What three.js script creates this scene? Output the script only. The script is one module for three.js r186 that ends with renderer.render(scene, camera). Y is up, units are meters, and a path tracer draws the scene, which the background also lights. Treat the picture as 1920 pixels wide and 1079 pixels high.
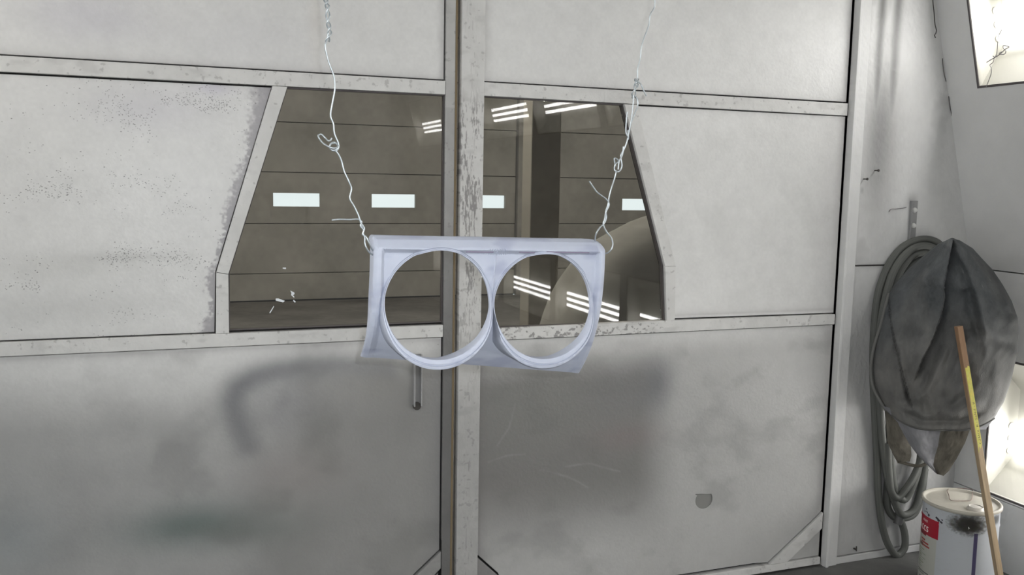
import * as THREE from 'three';
import { mergeGeometries, toCreasedNormals } from 'three/addons/utils/BufferGeometryUtils.js';
import { RoundedBoxGeometry } from 'three/addons/geometries/RoundedBoxGeometry.js';
import { RectAreaLightUniformsLib } from 'three/addons/lights/RectAreaLightUniformsLib.js';

// ---------------------------------------------------------------- camera, sky, lights, exposure
RectAreaLightUniformsLib.init();
const scene = new THREE.Scene();
const FPX = 1700, CX = 960, CY = 539.5;                       // focal length in pixels of the 1920 x 1079 frame
const camera = new THREE.PerspectiveCamera(2 * Math.atan(539.5 / FPX) * 180 / Math.PI, 1920 / 1079, 0.05, 60);
camera.position.set(0, 1.48, 2.75);
camera.rotation.set(-0.118285, -0.357762, 0.018274, 'YXZ');
camera.updateMatrixWorld(true);
const SKY = new THREE.Color(0.80, 0.90, 0.95);
scene.background = SKY;                                       // overcast daylight outside the workshop
const TUBE_LIGHT = 18.2;                                        // radiance of the booth's fluorescent tubes
const TUBE_GLOW = 6.5;
const TUBE_COLOR = new THREE.Color(1.0, 0.99, 1.0);
const SHOP_FILL = 23;  // level of the unseen lamps added in the workshop
// the camera's own flash, just above and to the right of its lens
const flash = new THREE.SpotLight(new THREE.Color(0.93, 0.96, 1.0), 3.3, 0, 0.75, 0.8, 2);
flash.position.set(0.018, 0.02, 0.0).applyMatrix4(camera.matrixWorld);
flash.target.position.set(0, 0, -3).applyMatrix4(camera.matrixWorld);
flash.castShadow = true; flash.shadow.radius = 0.25; flash.name = 'camera_flash';
scene.add(flash, flash.target);
const renderer = new THREE.WebGLRenderer({ antialias: true });
renderer.toneMapping = THREE.LinearToneMapping;
renderer.toneMappingExposure = 1.13;
renderer.shadowMap.enabled = true;

// ---------------------------------------------------------------- helpers
const V = (x, y, z) => new THREE.Vector3(x, y, z);
function ray(px, py) { return V((px - CX) / FPX, -(py - CY) / FPX, -1).applyQuaternion(camera.quaternion); }
function at(px, py, z) { const d = ray(px, py); return d.multiplyScalar((z - camera.position.z) / d.z).add(camera.position); }   // on the plane parallel to the doors at z
function onFloor(px, py, y = 0) { const d = ray(px, py); return d.multiplyScalar((y - camera.position.y) / d.y).add(camera.position); }
function onPlane(px, py, p, n) { const d = ray(px, py); const t = p.clone().sub(camera.position).dot(n) / d.dot(n); return d.multiplyScalar(t).add(camera.position); }
let seed = 12345;
function rnd() { seed = (seed * 1664525 + 1013904223) >>> 0; return seed / 4294967296; }
const clamp = (x, a = 0, b = 1) => Math.min(b, Math.max(a, x));
const lerp = (a, b, t) => a + (b - a) * t;
const sstep = (a, b, x) => { const t = clamp((x - a) / (b - a)); return t * t * (3 - 2 * t); };
const LAT = new Float32Array(65536);
for (let i = 0; i < 65536; i++) LAT[i] = rnd() * 2 - 1;
function vn(x, y) {
  const xi = Math.floor(x), yi = Math.floor(y); let fx = x - xi, fy = y - yi;
  fx = fx * fx * (3 - 2 * fx); fy = fy * fy * (3 - 2 * fy);
  const x0 = xi & 255, x1 = (xi + 1) & 255, y0 = (yi & 255) << 8, y1 = ((yi + 1) & 255) << 8;
  const a = LAT[y0 | x0], b = LAT[y0 | x1], c = LAT[y1 | x0], d = LAT[y1 | x1];
  return a + (b - a) * fx + (c - a + (a - b - c + d) * fx) * fy;
}
function fbm(x, y, o = 4) { let s = 0, a = 0.5, n = 0; for (let i = 0; i < o; i++) { s += a * vn(x, y); n += a; x = x * 2.03 + 17.3; y = y * 2.03 + 9.1; a *= 0.5; } return s / n; }
const toS = (l) => 255 * (l <= 0.0031308 ? 12.92 * l : 1.055 * Math.pow(Math.max(l, 0), 1 / 2.4) - 0.055);
const ENC = new Uint8ClampedArray(4097); for (let i = 0; i <= 4096; i++) ENC[i] = Math.round(toS(i / 4096));
function dataTexture(w, h, fn, repeat) {                       // fn(u, v, out) writes linear colour
  const d = new Uint8Array(w * h * 4), o = [0, 0, 0];
  for (let j = 0; j < h; j++) for (let i = 0; i < w; i++) {
    fn((i + 0.5) / w, (j + 0.5) / h, o); const k = (j * w + i) * 4;
    d[k] = ENC[clamp(o[0]) * 4096 | 0]; d[k + 1] = ENC[clamp(o[1]) * 4096 | 0]; d[k + 2] = ENC[clamp(o[2]) * 4096 | 0]; d[k + 3] = 255;
  }
  const t = new THREE.DataTexture(d, w, h, THREE.RGBAFormat);
  t.colorSpace = THREE.SRGBColorSpace; t.magFilter = THREE.LinearFilter; t.minFilter = THREE.LinearMipmapLinearFilter; t.generateMipmaps = true;
  t.wrapS = t.wrapT = THREE.RepeatWrapping; if (repeat) t.repeat.set(...repeat); t.needsUpdate = true; return t;
}
function heightTexture(w, h, fn, repeat) {                     // grey, 0 to 1
  const d = new Uint8Array(w * h * 4);
  for (let j = 0; j < h; j++) for (let i = 0; i < w; i++) { const g = 255 * clamp(fn((i + 0.5) / w, (j + 0.5) / h)) | 0, k = (j * w + i) * 4; d[k] = d[k + 1] = d[k + 2] = g; d[k + 3] = 255; }
  const t = new THREE.DataTexture(d, w, h, THREE.RGBAFormat);
  t.magFilter = THREE.LinearFilter; t.wrapS = t.wrapT = THREE.RepeatWrapping; if (repeat) t.repeat.set(...repeat); t.needsUpdate = true; return t;
}
const taken = {};
function numbered(n) { const k = taken[n] = (taken[n] ?? -1) + 1; return k ? `${n}_${String(k).padStart(3, '0')}` : n; }
function lit(o) { o.castShadow = true; o.receiveShadow = true; return o; }
function mesh(name, geo, mat, parent) { const m = lit(new THREE.Mesh(Array.isArray(geo) ? mergeGeometries(geo.map((g) => { const q = g.index ? g.toNonIndexed() : g; for (const k of Object.keys(q.attributes)) if (!['position', 'normal', 'uv'].includes(k)) q.deleteAttribute(k); return q; })) : geo, mat)); m.name = parent ? name : numbered(name); (parent || scene).add(m); return m; }
function thing(name, label, category, pos = V(0, 0, 0), group) { const g = new THREE.Group(); g.name = numbered(name); g.position.copy(pos); scene.add(g); return tag(g, label, category, group); }
function tag(o, label, category, group) { o.userData = { label, category }; if (group) o.userData.group = group; return o; }
function structure(name, pos = V(0, 0, 0)) { const g = new THREE.Group(); g.name = name; g.position.copy(pos); g.userData = { kind: 'structure' }; scene.add(g); return g; }
function smesh(name, geo, mat) { const m = mesh(name, geo, mat); m.userData = { kind: 'structure' }; return m; }
function box(w, h, d, x, y, z, r = 0) { const g = r ? new RoundedBoxGeometry(w, h, d, 2, r) : new THREE.BoxGeometry(w, h, d); g.translate(x, y, z); return g; }
function span(x0, x1, y0, y1, z0, z1, r = 0) { return box(x1 - x0, y1 - y0, z1 - z0, (x0 + x1) / 2, (y0 + y1) / 2, (z0 + z1) / 2, r); }
function shapeOf(pts, holes = []) { const s = new THREE.Shape(pts.map((p) => new THREE.Vector2(p[0], p[1]))); for (const h of holes) s.holes.push(new THREE.Path(h.map((p) => new THREE.Vector2(p[0], p[1])))); return s; }
function slab(pts, z0, z1, bevel = 0, holes = []) {            // a flat piece between z0 and z1, its front edge softened
  const g = new THREE.ExtrudeGeometry(shapeOf(pts, holes), { depth: z1 - z0 - 2 * bevel, bevelEnabled: bevel > 0, bevelThickness: bevel, bevelSize: bevel, bevelOffset: -bevel, bevelSegments: 2, curveSegments: 16 });
  g.translate(0, 0, z0 + bevel); return g;
}
function tubeAlong(pts, r, seg, rad = 8, closed = false) { return new THREE.TubeGeometry(new THREE.CatmullRomCurve3(pts, closed, 'centripetal'), seg || pts.length * 6, r, rad, closed); }
function doorUV(g, base) { const p = g.attributes.position, u = g.attributes.uv; for (let i = 0; i < p.count; i++) u.setXY(i, (p.getX(i) + 0.75) / 3.2, p.getY(i) / 2.4); g.translate(-base.x, -base.y, -base.z); return g; }
function planarUV(g, ax, ay, s) { const p = g.attributes.position, u = g.attributes.uv || new THREE.BufferAttribute(new Float32Array(p.count * 2), 2); const get = { x: (i) => p.getX(i), y: (i) => p.getY(i), z: (i) => p.getZ(i) }; for (let i = 0; i < p.count; i++) u.setXY(i, get[ax](i) * s, get[ay](i) * s); g.setAttribute('uv', u); return g; }
function grid(nu, nv, fn, closedU = false) {                   // fn(u, v) -> Vector3
  const pos = [], uv = [], idx = [];
  for (let j = 0; j <= nv; j++) for (let i = 0; i <= nu; i++) { const p = fn(i / nu, j / nv); pos.push(p.x, p.y, p.z); uv.push(i / nu, j / nv); }
  for (let j = 0; j < nv; j++) for (let i = 0; i < nu; i++) { const a = j * (nu + 1) + i, b = a + 1, c = a + nu + 1, d = c + 1; idx.push(a, c, b, b, c, d); }
  const g = new THREE.BufferGeometry(); g.setAttribute('position', new THREE.Float32BufferAttribute(pos, 3)); g.setAttribute('uv', new THREE.Float32BufferAttribute(uv, 2)); g.setIndex(idx); g.computeVertexNormals(); return g;
}
function poly(list, t) { const n = list.length - 1, f = clamp(t) * n, i = Math.min(n - 1, Math.floor(f)), k = f - i; return list[i].map((a, j) => lerp(a, list[i + 1][j], k)); }
function segDist(x, y, pl) {                                   // [distance to a polyline, side, share along it]
  let best = 1e9, side = 1, along = 0;
  for (let i = 0; i + 1 < pl.length; i++) {
    const ax = pl[i][0], ay = pl[i][1], bx = pl[i + 1][0] - ax, by = pl[i + 1][1] - ay, t = clamp(((x - ax) * bx + (y - ay) * by) / (bx * bx + by * by));
    const dx = x - ax - bx * t, dy = y - ay - by * t, d = dx * dx + dy * dy;
    if (d < best) { best = d; side = bx * dy - by * dx >= 0 ? 1 : -1; along = (i + t) / (pl.length - 1); }
  }
  return [Math.sqrt(best), side, along];
}
const std = (o) => new THREE.MeshStandardMaterial(o);
const lin = (r, g, b) => new THREE.Color().setRGB(r, g, b);

// ---------------------------------------------------------------- paint of the doors: white enamel under years of overspray
const bar1 = [[0.285, 1.77], [0.277, 1.736], [0.112, 1.198], [0.106, 1.018], [0.106, 0.98]];
const sweep = [[0.62, 0.885], [0.48, 0.903], [0.37, 0.903], [0.28, 0.896], [0.21, 0.878], [0.168, 0.85], [0.152, 0.81], [0.158, 0.765], [0.175, 0.715], [0.192, 0.67]];
const gauss = (x, y, cx, cy, rx, ry) => { const a = (x - cx) / rx, b = (y - cy) / ry; return Math.exp(-(a * a + b * b)); };
const scratches = [[[0.96, 0.545], [1.02, 0.56], [1.09, 0.561]], [[1.15, 0.50], [1.25, 0.47], [1.33, 0.42]], [[1.24, 0.505], [1.34, 0.505], [1.45, 0.47]], [[1.05, 0.74], [1.03, 0.66], [0.99, 0.60]]];
function panelPaint(u, v, o) {
  const x = u * 3.2 - 0.75, y = v * 2.4, wob = fbm(x * 7 + 3, y * 7, 3);
  let r = 0.70, g = 0.70, b = 0.692;
  const mul = (a, cr, cg, cb) => { a = clamp(a); r = lerp(r, cr, a); g = lerp(g, cg, a); b = lerp(b, cb, a); };
  const cloud = fbm(x * 2.3 + 11, y * 2.3 + 5, 4), fine = fbm(x * 26, y * 26, 3), grain = fbm(x * 120, y * 120, 2);
  const k = 1 + 0.07 * cloud + 0.05 * fine + 0.035 * grain; r *= k; g *= k; b *= k;
  if (x < 0.84) {
    mul(0.30 * gauss(x, y, -0.2, 1.9, 0.16, 0.07), 0.42, 0.40, 0.50); mul(0.14 * gauss(x, y, 0.2, 1.87, 0.2, 0.08), 0.45, 0.43, 0.5); mul(0.10 * gauss(x, y, 0.40, 1.93, 0.02, 0.14), 0.55, 0.42, 0.3);
    if (y > 1.0 && y < 1.76) {
      mul(0.30 * gauss(x, y, -0.06, 1.66, 0.16, 0.06), 0.42, 0.40, 0.47); mul(0.28 * gauss(x, y, -0.28, 1.22, 0.2, 0.04), 0.40, 0.40, 0.38); mul(0.25 * gauss(x, y, -0.30, 1.10, 0.22, 0.05), 0.4, 0.4, 0.39); mul(0.22 * gauss(x, y, -0.12, 1.245, 0.16, 0.014), 0.3, 0.3, 0.29);
      mul(0.3 * gauss(x, y, 0.115, 1.725, 0.05, 0.02), 0.38, 0.33, 0.52);
      const d = bar1[1][0] > x ? segDist(x, y, bar1)[0] : 9;
      const wd = 0.018 + 0.045 * sstep(1.52, 1.73, y) + 0.03 * gauss(x, y, 0.1, 1.03, 0.1, 0.05) + 0.02 * wob;
      mul(0.72 * (1 - sstep(wd * 0.35, wd * 1.15, d + 0.014 * fine + 0.014 * grain)), 0.28, 0.265, 0.29);
    }
    if (y < 1.0) {
      const low = sstep(0.99, 0.72, y + 0.05 * cloud);
      mul((0.66 + 0.12 * wob) * low, 0.22, 0.22, 0.217); mul(0.50 * sstep(0.08, 0.42, x + 0.10 * wob) * sstep(0.95 + 0.02 * wob, 0.84, y), 0.185, 0.18, 0.172);
      const [ds, , al] = segDist(x, y, sweep); mul((0.74 - 0.45 * Math.abs(al - 0.5)) * Math.exp(-Math.pow(ds / 0.043, 2)), 0.115, 0.12, 0.135);
      mul(0.35 * gauss(x, y, 0.30, 0.79, 0.11, 0.09), 0.18, 0.18, 0.20);
      mul(0.75 * gauss(x, y, 0.02, 0.44, 0.19, 0.07), 0.095, 0.135, 0.128); mul(0.42 * gauss(x, y, 0.22, 0.40, 0.17, 0.06), 0.15, 0.17, 0.16); mul(0.3 * gauss(x, y, -0.45, 0.45, 0.12, 0.12), 0.2, 0.25, 0.27);
      mul(0.2 * gauss(x, y, 0.33, 0.57, 0.16, 0.09), 0.34, 0.28, 0.27); mul(0.25 * gauss(x, y, 0.60, 0.83, 0.17, 0.05), 0.19, 0.18, 0.16);
      mul(0.35 * sstep(0.72, 0.80, x), 0.2, 0.2, 0.21); mul(0.30 * sstep(0.05, 0.55, fbm(x * 5 + 70, y * 6, 4)), 0.15, 0.15, 0.145);
    }
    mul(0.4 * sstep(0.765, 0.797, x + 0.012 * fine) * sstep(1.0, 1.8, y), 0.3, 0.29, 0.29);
  } else {
    if (y > 1.0 && y < 1.76) { mul(0.16 * sstep(0.1, 0.7, fbm(x * 5 + y * 3, y * 3 - x * 2 + 40, 4)), 0.35, 0.36, 0.34); mul(0.2 * gauss(x, y, 2.28, 1.4, 0.06, 0.4), 0.4, 0.38, 0.38); }
    if (y < 1.0) {
      const low = sstep(1.0, 0.86, y);
      mul((0.58 + 0.16 * cloud) * low, 0.27, 0.27, 0.263);
      const blk = sstep(1.69 + 0.04 * wob, 1.50, x) * sstep(0.925 + 0.03 * wob, 0.79, y) * sstep(0.14, 0.50, y + 0.05 * cloud);
      mul(0.80 * blk, 0.155, 0.15, 0.145);
      mul(0.7 * gauss(x, y, 1.585, 0.775, 0.065, 0.085), 0.11, 0.115, 0.13); mul(0.4 * gauss(x, y, 1.45, 0.76, 0.15, 0.10), 0.17, 0.17, 0.18);
      mul(0.24 * gauss(x, y, 1.47, 0.59, 0.15, 0.05), 0.26, 0.185, 0.19); mul(0.2 * gauss(x, y, 1.02, 0.45, 0.14, 0.1), 0.20, 0.18, 0.18);
      mul(0.22 * gauss(x, y, 1.1, 0.73, 0.2, 0.1), 0.21, 0.22, 0.20);
      for (const s of scratches) mul((0.08 + 0.10 * fine) * Math.exp(-Math.pow(segDist(x, y + 0.006 * wob, s)[0] / 0.0035, 2)), 0.6, 0.6, 0.58);
      mul(0.26 * sstep(0.05, 0.55, fbm(x * 6 - 30, y * 9, 4)), 0.16, 0.16, 0.155);
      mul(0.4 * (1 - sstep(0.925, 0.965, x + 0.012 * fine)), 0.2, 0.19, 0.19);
    }
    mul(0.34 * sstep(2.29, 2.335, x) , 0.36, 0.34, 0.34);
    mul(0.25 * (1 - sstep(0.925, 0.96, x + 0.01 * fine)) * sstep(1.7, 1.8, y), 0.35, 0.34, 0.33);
  }
  // soot along the crevices of the rails
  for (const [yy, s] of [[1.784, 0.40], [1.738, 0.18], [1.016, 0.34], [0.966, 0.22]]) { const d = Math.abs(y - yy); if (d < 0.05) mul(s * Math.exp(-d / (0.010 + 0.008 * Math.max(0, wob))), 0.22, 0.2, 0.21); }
  o[0] = r; o[1] = g; o[2] = b;
}
function railPaint(u, v, o) {
  const x = u * 3.2 - 0.75, y = v * 2.4;
  let k = 0.64 + 0.07 * fbm(x * 6, y * 6 + 50, 4) + 0.04 * fbm(x * 40, y * 40, 2), t = 0;
  const stile = x > 0.845 && x < 0.922;
  if (stile) {
    const m = 0.10 + 0.90 * sstep(1.78, 1.66, y) * sstep(0.75, 1.25, y), str = fbm(x * 330, y * 62 + 7, 4), band = fbm(x * 46, y * 7 + 3, 3);
    t = m * sstep(0.06, 0.34, 0.8 * str + 0.75 * band - 2.0 * Math.abs(x - 0.882) - 0.05) * 0.74;
    t = Math.max(t, 0.5 * sstep(0.3, 0.42, fbm(x * 260, y * 22, 3)) * Math.exp(-Math.pow((x - 0.884) / 0.008, 2)));
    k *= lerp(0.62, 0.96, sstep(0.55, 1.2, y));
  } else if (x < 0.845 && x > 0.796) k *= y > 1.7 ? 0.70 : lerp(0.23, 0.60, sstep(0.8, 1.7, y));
  else if (y < 1.03 && x > 0.9 && x < 1.72) t = 0.72 * sstep(0.08, 0.26, fbm(x * 95, y * 120, 4) + 0.35 * fbm(x * 18, y * 30, 2) - 0.30 * sstep(1.45, 1.7, x) + 9 * (0.975 - y) - 0.10);
  if (y < 0.3 && x < 0.8 && x > 0.5) k *= 0.45; if (y < 0.3 && x > 0.922 && x < 1.2) k *= 0.7;  // lower left brace: its shade is put into the colour
  t = Math.max(t, 0.35 * sstep(0.40, 0.52, fbm(x * 70 + 9, y * 70, 4)), 0.16 * sstep(0.25, 0.6, fbm(x * 14 + 90, y * 30, 4)));
  o[0] = lerp(k, 0.16, t); o[1] = lerp(k * 0.995, 0.15, t); o[2] = lerp(k * 0.975, 0.15, t);
}
const panelMap = dataTexture(2048, 1536, panelPaint);
{ // specks of old paint, scattered thickest where the roller left them
  const d = panelMap.image.data, W = 2048, H = 1536;
  for (let i = 0; i < 60000; i++) {
    const x = -0.5 + rnd() * 1.33, y = 0.92 + rnd() * 0.86;
    let m = 0.8 * gauss(x, y, 0.0, 1.655, 0.16, 0.05) + 0.5 * gauss(x, y, 0.12, 1.66, 0.12, 0.04) + 0.5 * gauss(x, y, -0.35, 1.44, 0.18, 0.04) + 0.45 * gauss(x, y, -0.13, 1.41, 0.16, 0.04) + 0.5 * gauss(x, y, -0.28, 1.29, 0.22, 0.05) + 0.9 * gauss(x, y, -0.13, 1.24, 0.15, 0.02) + 0.8 * gauss(x, y, -0.26, 1.165, 0.2, 0.018) + 0.5 * gauss(x, y, 0.06, 1.15, 0.06, 0.1) + 0.4 * gauss(x, y, -0.1, 1.08, 0.25, 0.03) + 0.03;
    if (y > 1.735 || y < 1.02 || x > lerp(0.09, 0.27, (y - 1.1) / 0.63)) m *= 0.15;
    m *= sstep(-0.15, 0.45, fbm(x * 14, y * 22, 3)); if (rnd() > m * 0.9) continue;
    const px = (x + 0.75) / 3.2 * W | 0, py = y / 2.4 * H | 0, a = 0.25 + 0.55 * rnd(), n = rnd() < 0.25 ? 2 : 1;
    for (let q = 0; q < n; q++) { const k = (py * W + px + q) * 4; for (let c = 0; c < 3; c++) d[k + c] *= 1 - a * 0.75; }
  }
}
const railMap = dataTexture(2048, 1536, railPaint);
const peel = (rep) => heightTexture(256, 256, (u, v) => { const w = (x, y) => fbm(x * 40, y * 40, 3); return 0.5 + 0.5 * lerp(lerp(w(u, v), w(u - 1, v), sstep(0.8, 1, u)), lerp(w(u, v - 1), w(u - 1, v - 1), sstep(0.8, 1, u)), sstep(0.8, 1, v)); }, rep);
const M = {};
M.panel = std({ map: panelMap, roughness: 0.38, bumpMap: peel([11, 8]), bumpScale: 0.00045 });
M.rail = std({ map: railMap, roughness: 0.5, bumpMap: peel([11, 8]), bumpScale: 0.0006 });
const wallMap = (tint, contrast) => dataTexture(512, 512, (u, v, o) => {
  const f = (x, y, s) => lerp(lerp(fbm(x * s, y * s, 4), fbm((x - 1) * s, y * s, 4), sstep(0.7, 1, x)), lerp(fbm(x * s, (y - 1) * s, 4), fbm((x - 1) * s, (y - 1) * s, 4), sstep(0.7, 1, x)), sstep(0.7, 1, y));
  const k = 1 + contrast * f(u, v, 5) + 0.4 * contrast * f(u, v, 31); for (let c = 0; c < 3; c++) o[c] = tint[c] * k;
});
M.wall = std({ map: wallMap([0.68, 0.68, 0.675], 0.10), roughness: 0.5, bumpMap: peel([3, 3]), bumpScale: 0.0015 });
M.ceiling = std({ map: wallMap([0.42, 0.42, 0.41], 0.12), roughness: 0.6 });
M.floor = std({ map: wallMap([0.115, 0.115, 0.11], 0.5), roughness: 0.75, bumpMap: peel([4, 4]), bumpScale: 0.002 });
M.dark = std({ color: lin(0.022, 0.02, 0.02), roughness: 0.9 });
M.rubber = std({ color: lin(0.26, 0.20, 0.12), roughness: 0.8 });
M.gasket = std({ color: lin(0.10, 0.09, 0.09), roughness: 0.8 });
M.white = std({ color: lin(0.50, 0.49, 0.44), roughness: 0.45 });
M.glass = new THREE.MeshPhysicalMaterial({ color: lin(0.95, 0.94, 0.90), roughness: 0.012, transmission: 1, thickness: 0, ior: 1.5 });
M.cover = new THREE.MeshPhysicalMaterial({ color: lin(0.97, 0.97, 0.95), roughness: 0.02, transmission: 1, thickness: 0, ior: 1.45 });
M.zinc = std({ color: lin(0.44, 0.48, 0.50), roughness: 0.42, metalness: 0.7 });
M.steel = std({ color: lin(0.30, 0.29, 0.29), roughness: 0.45, metalness: 0.6 });
M.darkSteel = std({ color: lin(0.07, 0.065, 0.06), roughness: 0.6, metalness: 0.4 });
M.rusty = std({ color: lin(0.20, 0.14, 0.12), roughness: 0.75, metalness: 0.2 });
// strip of wall between the doors and the corner: blistered paint, soot, painted-in shade bands
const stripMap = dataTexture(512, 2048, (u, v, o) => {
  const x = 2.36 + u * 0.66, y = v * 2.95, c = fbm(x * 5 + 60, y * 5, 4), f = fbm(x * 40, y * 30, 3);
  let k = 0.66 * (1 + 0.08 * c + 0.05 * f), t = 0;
  t = Math.max(t, 0.85 * Math.exp(-Math.pow((x - 2.462 - 0.006 * c) / 0.022, 2)) * sstep(1.5, 1.95, y), 0.8 * Math.exp(-Math.pow((x - 2.535 - 0.006 * c) / 0.024, 2)) * sstep(1.5, 1.95, y));  // upright bands: streaks of shade painted into the wall colour
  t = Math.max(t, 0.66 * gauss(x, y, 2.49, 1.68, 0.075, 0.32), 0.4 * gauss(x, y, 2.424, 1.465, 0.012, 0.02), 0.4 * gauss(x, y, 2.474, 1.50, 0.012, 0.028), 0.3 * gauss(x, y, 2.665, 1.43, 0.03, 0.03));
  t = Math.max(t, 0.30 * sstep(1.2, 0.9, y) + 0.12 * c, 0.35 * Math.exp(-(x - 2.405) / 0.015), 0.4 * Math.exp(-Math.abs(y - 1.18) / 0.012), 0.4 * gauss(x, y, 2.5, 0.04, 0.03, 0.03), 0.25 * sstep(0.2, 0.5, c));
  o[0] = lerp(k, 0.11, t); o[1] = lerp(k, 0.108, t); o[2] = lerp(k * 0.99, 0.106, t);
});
const blister = heightTexture(256, 1024, (u, v) => { const n = fbm(u * 26, v * 60, 4), m = sstep(-0.1, 0.5, fbm(u * 3, v * 7 + 20, 3)); return 0.4 + 0.25 * fbm(u * 60, v * 190, 2) + 0.5 * m * sstep(0.2, 0.45, n); });
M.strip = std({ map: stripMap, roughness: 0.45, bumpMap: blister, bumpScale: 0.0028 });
function stripUV(g) { const p = g.attributes.position, u = g.attributes.uv; for (let i = 0; i < p.count; i++) u.setXY(i, (p.getX(i) - 2.36) / 0.66, p.getY(i) / 2.95); return g; }

// ---------------------------------------------------------------- booth shell
const R4 = (x0, x1, y0, y1) => [[x0, y0], [x1, y0], [x1, y1], [x0, y1]];
const XR = 2.989, XL = -1.313, SEAM = 1.164, CEIL = 2.9, LEN = 8.3, LEAN = Math.atan(0.27);
const XTOP = 0.27 * (CEIL - SEAM);
const DX0 = -0.68, DX1 = 2.346, DTOP = 2.36;
smesh('floor', [planarUV(span(XL - 0.5, XR + 0.5, -0.1, 0, -0.12, LEN + 0.2), 'x', 'z', 0.6)], M.floor);
smesh('ceiling', [planarUV(span(XL - 0.1, XR + 0.1, CEIL, CEIL + 0.08, -0.1, LEN + 0.2), 'x', 'z', 0.4)], M.ceiling);
// wall that carries the doors; it also closes off the workshop behind
const front = structure('wall_front');
{
  const hole = [[DX0, 0.0], [DX1, 0.0], [DX1, DTOP], [DX0, DTOP]];
  mesh('core', planarUV(slab([[-7, -0.05], [DX0, -0.05], [DX0, DTOP], [DX1, DTOP], [DX1, -0.05], [12, -0.05], [12, 4.3], [-7, 4.3]], -0.13, -0.012), 'x', 'y', 0.5), M.gasket, front);
  const lean = (y) => XR - 0.27 * Math.max(0, y - SEAM);
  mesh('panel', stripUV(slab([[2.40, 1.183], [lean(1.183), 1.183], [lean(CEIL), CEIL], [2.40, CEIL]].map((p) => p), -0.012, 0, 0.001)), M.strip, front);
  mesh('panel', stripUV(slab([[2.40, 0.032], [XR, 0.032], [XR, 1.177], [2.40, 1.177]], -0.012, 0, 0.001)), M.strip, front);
  mesh('panel', planarUV(slab([[-0.74, 0], [-0.74, CEIL], [XL + 0.27 * (CEIL - SEAM), CEIL], [XL, SEAM], [XL, 0]], -0.012, 0, 0.001), 'x', 'y', 0.5), M.wall, front);
  mesh('panel', planarUV(slab([[-0.735, DTOP + 0.05], [2.395, DTOP + 0.05], [2.395, CEIL], [-0.735, CEIL]], -0.012, 0, 0.001), 'x', 'y', 0.5), M.wall, front);
}
smesh('baseboard_front', [planarUV(span(2.40, XR, 0, 0.027, -0.012, 0.004, 0.002), 'x', 'y', 0.5), planarUV(span(XL, -0.74, 0, 0.027, -0.012, 0.004, 0.002), 'x', 'y', 0.5)], M.wall);
{ // door frame: a folded sheet-steel angle on either side and over the doors
  const t = structure('trim_1');
  const jamb = (x, s) => [span(Math.min(x, x + s * 0.052), Math.max(x, x + s * 0.052), 0, DTOP + 0.05, -0.03, 0.012, 0.003), span(Math.min(x - s * 0.006, x + s * 0.008), Math.max(x - s * 0.006, x + s * 0.008), 0, DTOP + 0.05, -0.05, 0.020, 0.003)];
  mesh('jamb', jamb(2.352, 1).map((g) => planarUV(g, 'x', 'y', 0.5)), M.wall, t);
  mesh('jamb', jamb(-0.686, -1).map((g) => planarUV(g, 'x', 'y', 0.5)), M.wall, t);
  mesh('head', [planarUV(span(-0.735, 2.40, DTOP, DTOP + 0.05, -0.03, 0.012, 0.003), 'x', 'y', 0.5)], M.wall, t);
}
{ // cracked caulk down the corner
  const lean = (y) => XR - 0.27 * Math.max(0, y - SEAM), C = (ys, off) => tubeAlong(ys.map((y, i) => V(lean(y) - 0.004 + off + 0.003 * Math.sin(i * 2.3 + y * 40), y, 0.003)), 0.0014, 30, 5);
  for (const [y, off] of [[[1.97, 1.94, 1.91, 1.885], -0.004], [[1.945, 1.92, 1.89], 0.022], [[1.83, 1.80, 1.77, 1.74], 0.004], [[1.73, 1.70, 1.66, 1.61], 0.006]]) mesh('caulk_crack', C(y, off), M.gasket, front);
}
// light openings, measured from the doors
const FIX_Z = [0.146, 1.705, 2.99, 4.27, 5.56, 6.82], FW = 1.18, FH = 0.53;
const LOWY = 0.287, UPS = (1.855 - SEAM) / Math.cos(LEAN), UPH = (CEIL - SEAM) / Math.cos(LEAN);
function sideWall(name, x, dir) {
  const w = structure(name);
  const rot = (g, tilt) => { planarUV(g, 'x', 'y', 0.45); g.rotateX(tilt); g.rotateY(-dir * Math.PI / 2); return g; };
  const rect = (z0, z1, y0, y1) => dir > 0 ? [[z0, y0], [z1, y0], [z1, y1], [z0, y1]] : [[-z1, y0], [-z0, y0], [-z0, y1], [-z1, y1]];
  const edge = FIX_Z.map((z, i) => i ? (z + FIX_Z[i - 1] + FW) / 2 : -0.01).concat(LEN);
  const put = (n, y0, y1, oy, tilt, py) => FIX_Z.forEach((z, i) => { const g = rot(slab(rect(edge[i], edge[i + 1], y0, y1), -0.03, 0, 0, oy == null ? [] : [rect(z, z + FW, oy, oy + FH)]), tilt); g.translate(x, py, 0); mesh('panel', g, M.wall, w); });
  put('panel', 0, 0.2735, null, 0, 0);
  put('panel', 0.277, SEAM - 0.003, LOWY + 0.003, 0, 0);
  put('panel', 0.002, UPH, UPS, LEAN, SEAM);
  const back = [span(x + dir * 0.06 - 0.01, x + dir * 0.06 + 0.01, 0.26, 0.29, 0, LEN), span(x + dir * 0.045 - 0.01, x + dir * 0.045 + 0.01, SEAM - 0.03, SEAM + 0.03, 0, LEN)];
  mesh('backing_strip', back, M.dark, w);
}
sideWall('wall_right', XR, 1);
sideWall('wall_left', XL, -1);
smesh('wall_back', [planarUV(span(XL - 0.2, XR + 0.2, 0, CEIL, LEN, LEN + 0.1), 'x', 'y', 0.45)], M.wall);

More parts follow.
